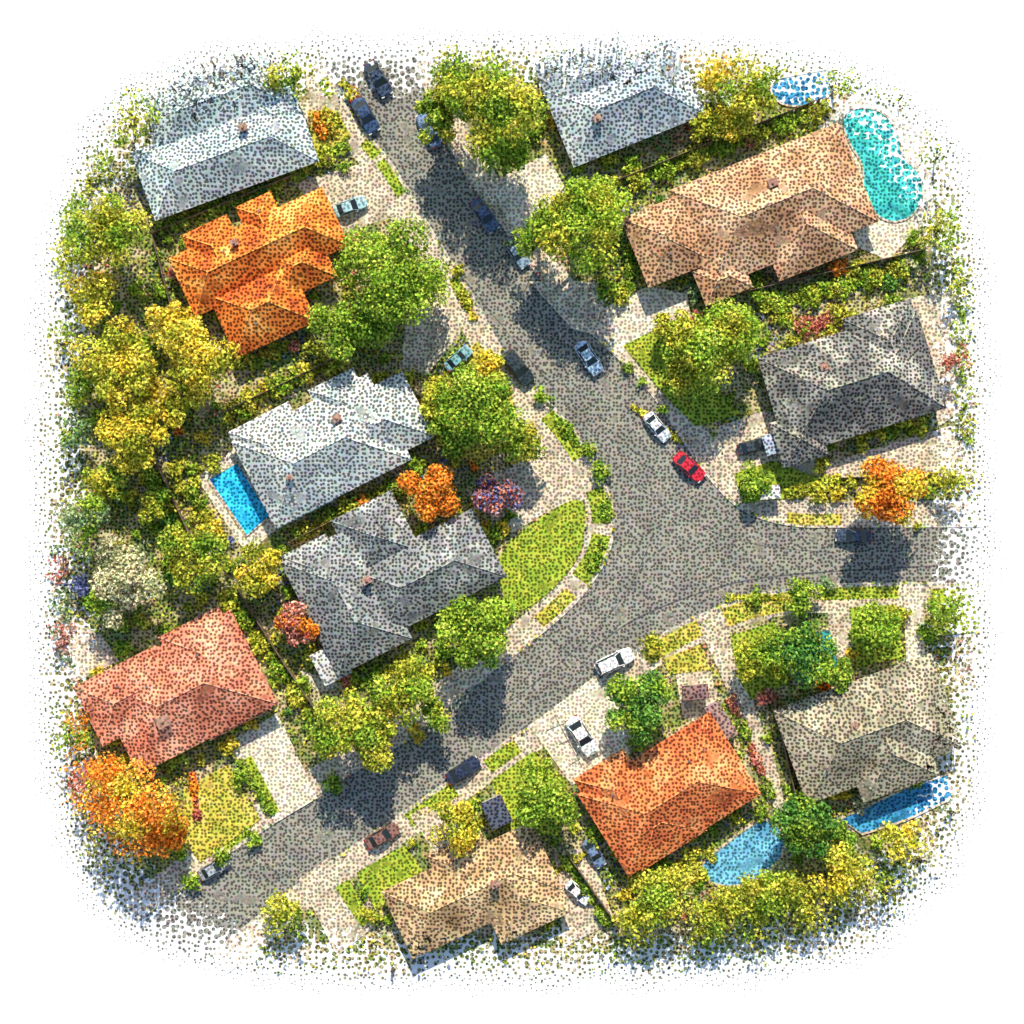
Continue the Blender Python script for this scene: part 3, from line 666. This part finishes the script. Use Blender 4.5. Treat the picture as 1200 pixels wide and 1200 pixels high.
def car(px,py,ang,col,label,kind='sedan',z=0.0,sc=1.0):
    C=CM[kind]; x,y=P(px,py,.8); e=empty("parked_car",(x,y,z),math.radians(ang)); e.scale=(sc,sc,sc)
    tag(e,label,"car","cars parked in the neighbourhood")
    pm=paint(col)
    def part(name,me,loc=(0,0,0),par=e,p=False):
        o=bpy.data.objects.new(name,me); o.location=loc; o.parent=par; COL.objects.link(o)
        if p: o.material_slots[0].link='OBJECT'; o.material_slots[0].material=pm
        return o
    part("body",C['body'],p=True); part("cabin",C['cabin'],p=True)
    part("windshield",C['ws']); part("rear_window",C['rw']); part("side_window",C['s1']); part("side_window",C['s2'])
    for wx in (-1.4,1.4):
        for wy in (-.8,.8):
            w=part("wheel",C['wheel'],(wx,wy,.33)); part("rim",C['rim'],(0,0,0),w)
    for wy in (-.58,.58):
        part("headlight",C['hl'],(2.2,wy,.66)); part("taillight",C['tl'],(-2.22,wy,.7))
    for wy in (-.95,.95): part("wing_mirror",C['mr'],(.75,wy,C['belt']),p=True)
WHT=(.8,.8,.8); NAV=(.02,.05,.12)
zr=0.006; zd=0.2
car(428,135,-60,NAV,"dark blue car parked at the kerb",'sedan',zr,1.0)
car(443,92,-60,(.03,.05,.1),"dark navy car on shaded street",'sedan',zr,1.0)
car(503,152,118,(.12,.2,.33),"slate blue car parked in tree shade",'sedan',zr,.95)
car(410,242,20,(.3,.45,.48),"pale teal car on the driveway",'sedan',zd,.9)
car(607,431,-52,(.015,.03,.035),"near black car parked by the pavement",'suv',zr,1.02)
car(690,419,-57,(.4,.55,.68),"light blue car parked at the kerb",'sedan',zr,.95)
car(770,500,-50,(.6,.65,.7),"silver car parked behind red car",'sedan',zr,.85)
car(808,547,-42,(.55,.01,.03),"bright red car parked at the kerb",'sedan',zr,.92)
car(720,775,25,WHT,"white car with dark windows at kerb",'suv',0.12,1.02)
car(682,862,-58,WHT,"white car parked on pale driveway",'sedan',zd+.02,1.08)
car(543,903,33,(.015,.025,.06),"near black blue car on the road",'sedan',zr,.95)
car(448,980,30,(.2,.09,.07),"reddish brown car parked beside verge",'sedan',zr,.95)
car(568,252,-56,(.05,.09,.18),"dark blue car in deep tree shade",'sedan',zr,.95)
car(606,296,-56,(.2,.28,.36),"grey blue car in tree shade",'sedan',zr,.85)
car(882,523,14,(.03,.04,.05),"black car beside the charcoal house",'sedan',zd,.8)
car(1000,628,178,(.04,.06,.1),"dark car parked beside orange tree",'sedan',zr,.9)
car(677,1046,-42,WHT,"white car beside the tan roofed house",'sedan',zd+.02,.75)
car(250,1018,30,(.3,.32,.34),"light grey car on the road",'sedan',zr,.85)
car(537,420,40,(.15,.33,.38),"teal car parked on shaded driveway",'sedan',zd,.8)
car(696,1000,-58,(.12,.18,.28),"blue grey car beside terracotta house",'sedan',zd+.02,.8)

# ---------------------------------------------------------------- shrubs, ground cover, grass
def inany(x,y,L):
    m=np.zeros(len(x),bool)
    for p in L: m|=pip(x,y,p)
    return m
N0=9000
xs=np.random.uniform(-57,57,N0); ys=np.random.uniform(-57,57,N0)
ok=inany(xs,ys,BLOCK)&~inany(xs,ys,HARD)&~inany(xs,ys,HOUSE)&~inany(xs,ys,LAWN)&(edge_d(xs,ys)<0.88)
xs,ys=xs[ok],ys[ok]
pal_list=['g','l','b','d','y','o','r','p','v','t']; wts=[.24,.32,.22,.03,.1,.04,.03,.03,.003,.015]
SM={}
for pl in pal_list:
    for q in range(2):
        p,nr,t=crown_pts(0,0,1.0,0.6,210,flat=.8); SM[pl,q]=leaf_mesh("shrub",p,nr,np.random.uniform(.1,.2,len(p)),leaf_cols(len(p),pl,t),(0,0,0))
NM={'g':'round green shrub in a planted bed','l':'olive green shrub in a planted bed','b':'bright green shrub in a planted bed','d':'dark green shrub in a planted bed','y':'yellow shrub in a planted bed','o':'orange shrub in a planted bed','r':'pink flowering shrub in a planted bed','p':'pale dry shrub in a planted bed','v':'purple flowering shrub in a planted bed','t':'blue green shrub in a planted bed'}
placed=[]
for x,y in zip(xs,ys):
    if len(placed)>=295: break
    if all((x-a)**2+(y-b)**2>3.2 for a,b in placed):
        placed.append((x,y)); pl=random.choices(pal_list,wts)[0]
        o=bpy.data.objects.new("shrub",SM[pl,random.randint(0,1)]); o.location=(x,y,.1); s=random.uniform(.7,1.6); o.scale=(s,s,s*.9); o.rotation_euler=(0,0,random.uniform(0,6.28)); COL.objects.link(o)
        tag(o,NM[pl],"shrub","shrubs in the garden beds")
def scatter(name,n,cond,zmax,size,pals):
    x=np.random.uniform(-58,58,n); y=np.random.uniform(-58,58,n); m=cond(x,y)&keepmask(x,y); x,y=x[m],y[m]; k=len(x)
    z=0.15+np.random.rand(k)*zmax; nr=np.random.normal(size=(k,3))*.4+np.array([0,.1,.9]); nr/=np.linalg.norm(nr,axis=1)[:,None]
    f=np.sin(x*.35+1)+np.sin(y*.41+2)+np.sin((x+y)*.23)+np.random.normal(size=k)*.7
    q=np.clip(((f+3)/6*len(pals)).astype(int),0,len(pals)-1); c=np.zeros((k,3))
    for i,pl in enumerate(pals):
        mm=q==i
        if mm.any(): c[mm]=leaf_cols(mm.sum(),pl)
    me=leaf_mesh(name,np.stack([x,y,z],1),nr,np.random.uniform(size[0],size[1],k),c,(0,0,0))
    o=bpy.data.objects.new(name,me); COL.objects.link(o); o["kind"]="stuff"; return o
gc=scatter("ground_cover",90000,lambda x,y: inany(x,y,BLOCK)&~inany(x,y,HARD)&~inany(x,y,HOUSE)&~inany(x,y,LAWN)&((np.sin(x*.6)+np.sin(y*.7+1)+np.random.normal(size=len(x)))>-0.4),0.45,(.12,.28),['v','g','b','l','g','y','l','r'])
tag(gc,"low mixed ground cover plants in garden beds","ground cover")
gr=scatter("grass_tuft",60000,lambda x,y: inany(x,y,LAWN),0.14,(.1,.2),['g','b','l','g'])
tag(gr,"sunlit grass growing over the lawns","grass")

# ---------------------------------------------------------------- light, world, camera
el=math.radians(43); sd=Vector((-0.04*math.cos(el),-math.cos(el),-math.sin(el))).normalized()
sl=bpy.data.lights.new("sun","SUN"); sl.energy=5.0; sl.angle=math.radians(0.5); sl.color=(1,0.92,0.76)
so=bpy.data.objects.new("sun",sl); so.rotation_euler=sd.to_track_quat('-Z','Y').to_euler(); so.location=(0,60,80); COL.objects.link(so)
w=bpy.data.worlds.new("World"); scene.world=w; w.use_nodes=True
N=w.node_tree.nodes; L=w.node_tree.links; sky=N.new("ShaderNodeTexSky"); sky.sky_type='NISHITA'; sky.sun_disc=False
sky.sun_elevation=el; sky.sun_rotation=math.atan2(-sd.x,-sd.y)
sky.air_density=1.5; sky.ozone_density=4.0
L.new(sky.outputs[0],N["Background"].inputs[0]); N["Background"].inputs[1].default_value=0.14
scene.view_settings.view_transform='Standard'; scene.view_settings.look='None'; scene.view_settings.exposure=0
cam=bpy.data.cameras.new("camera"); co=bpy.data.objects.new("camera",cam); co.location=(0,0,CAMH); co.rotation_euler=(0,0,0); COL.objects.link(co)
cam.sensor_width=36; cam.lens=36*CAMH/120; cam.clip_end=2000; cam.clip_start=1; scene.camera=co
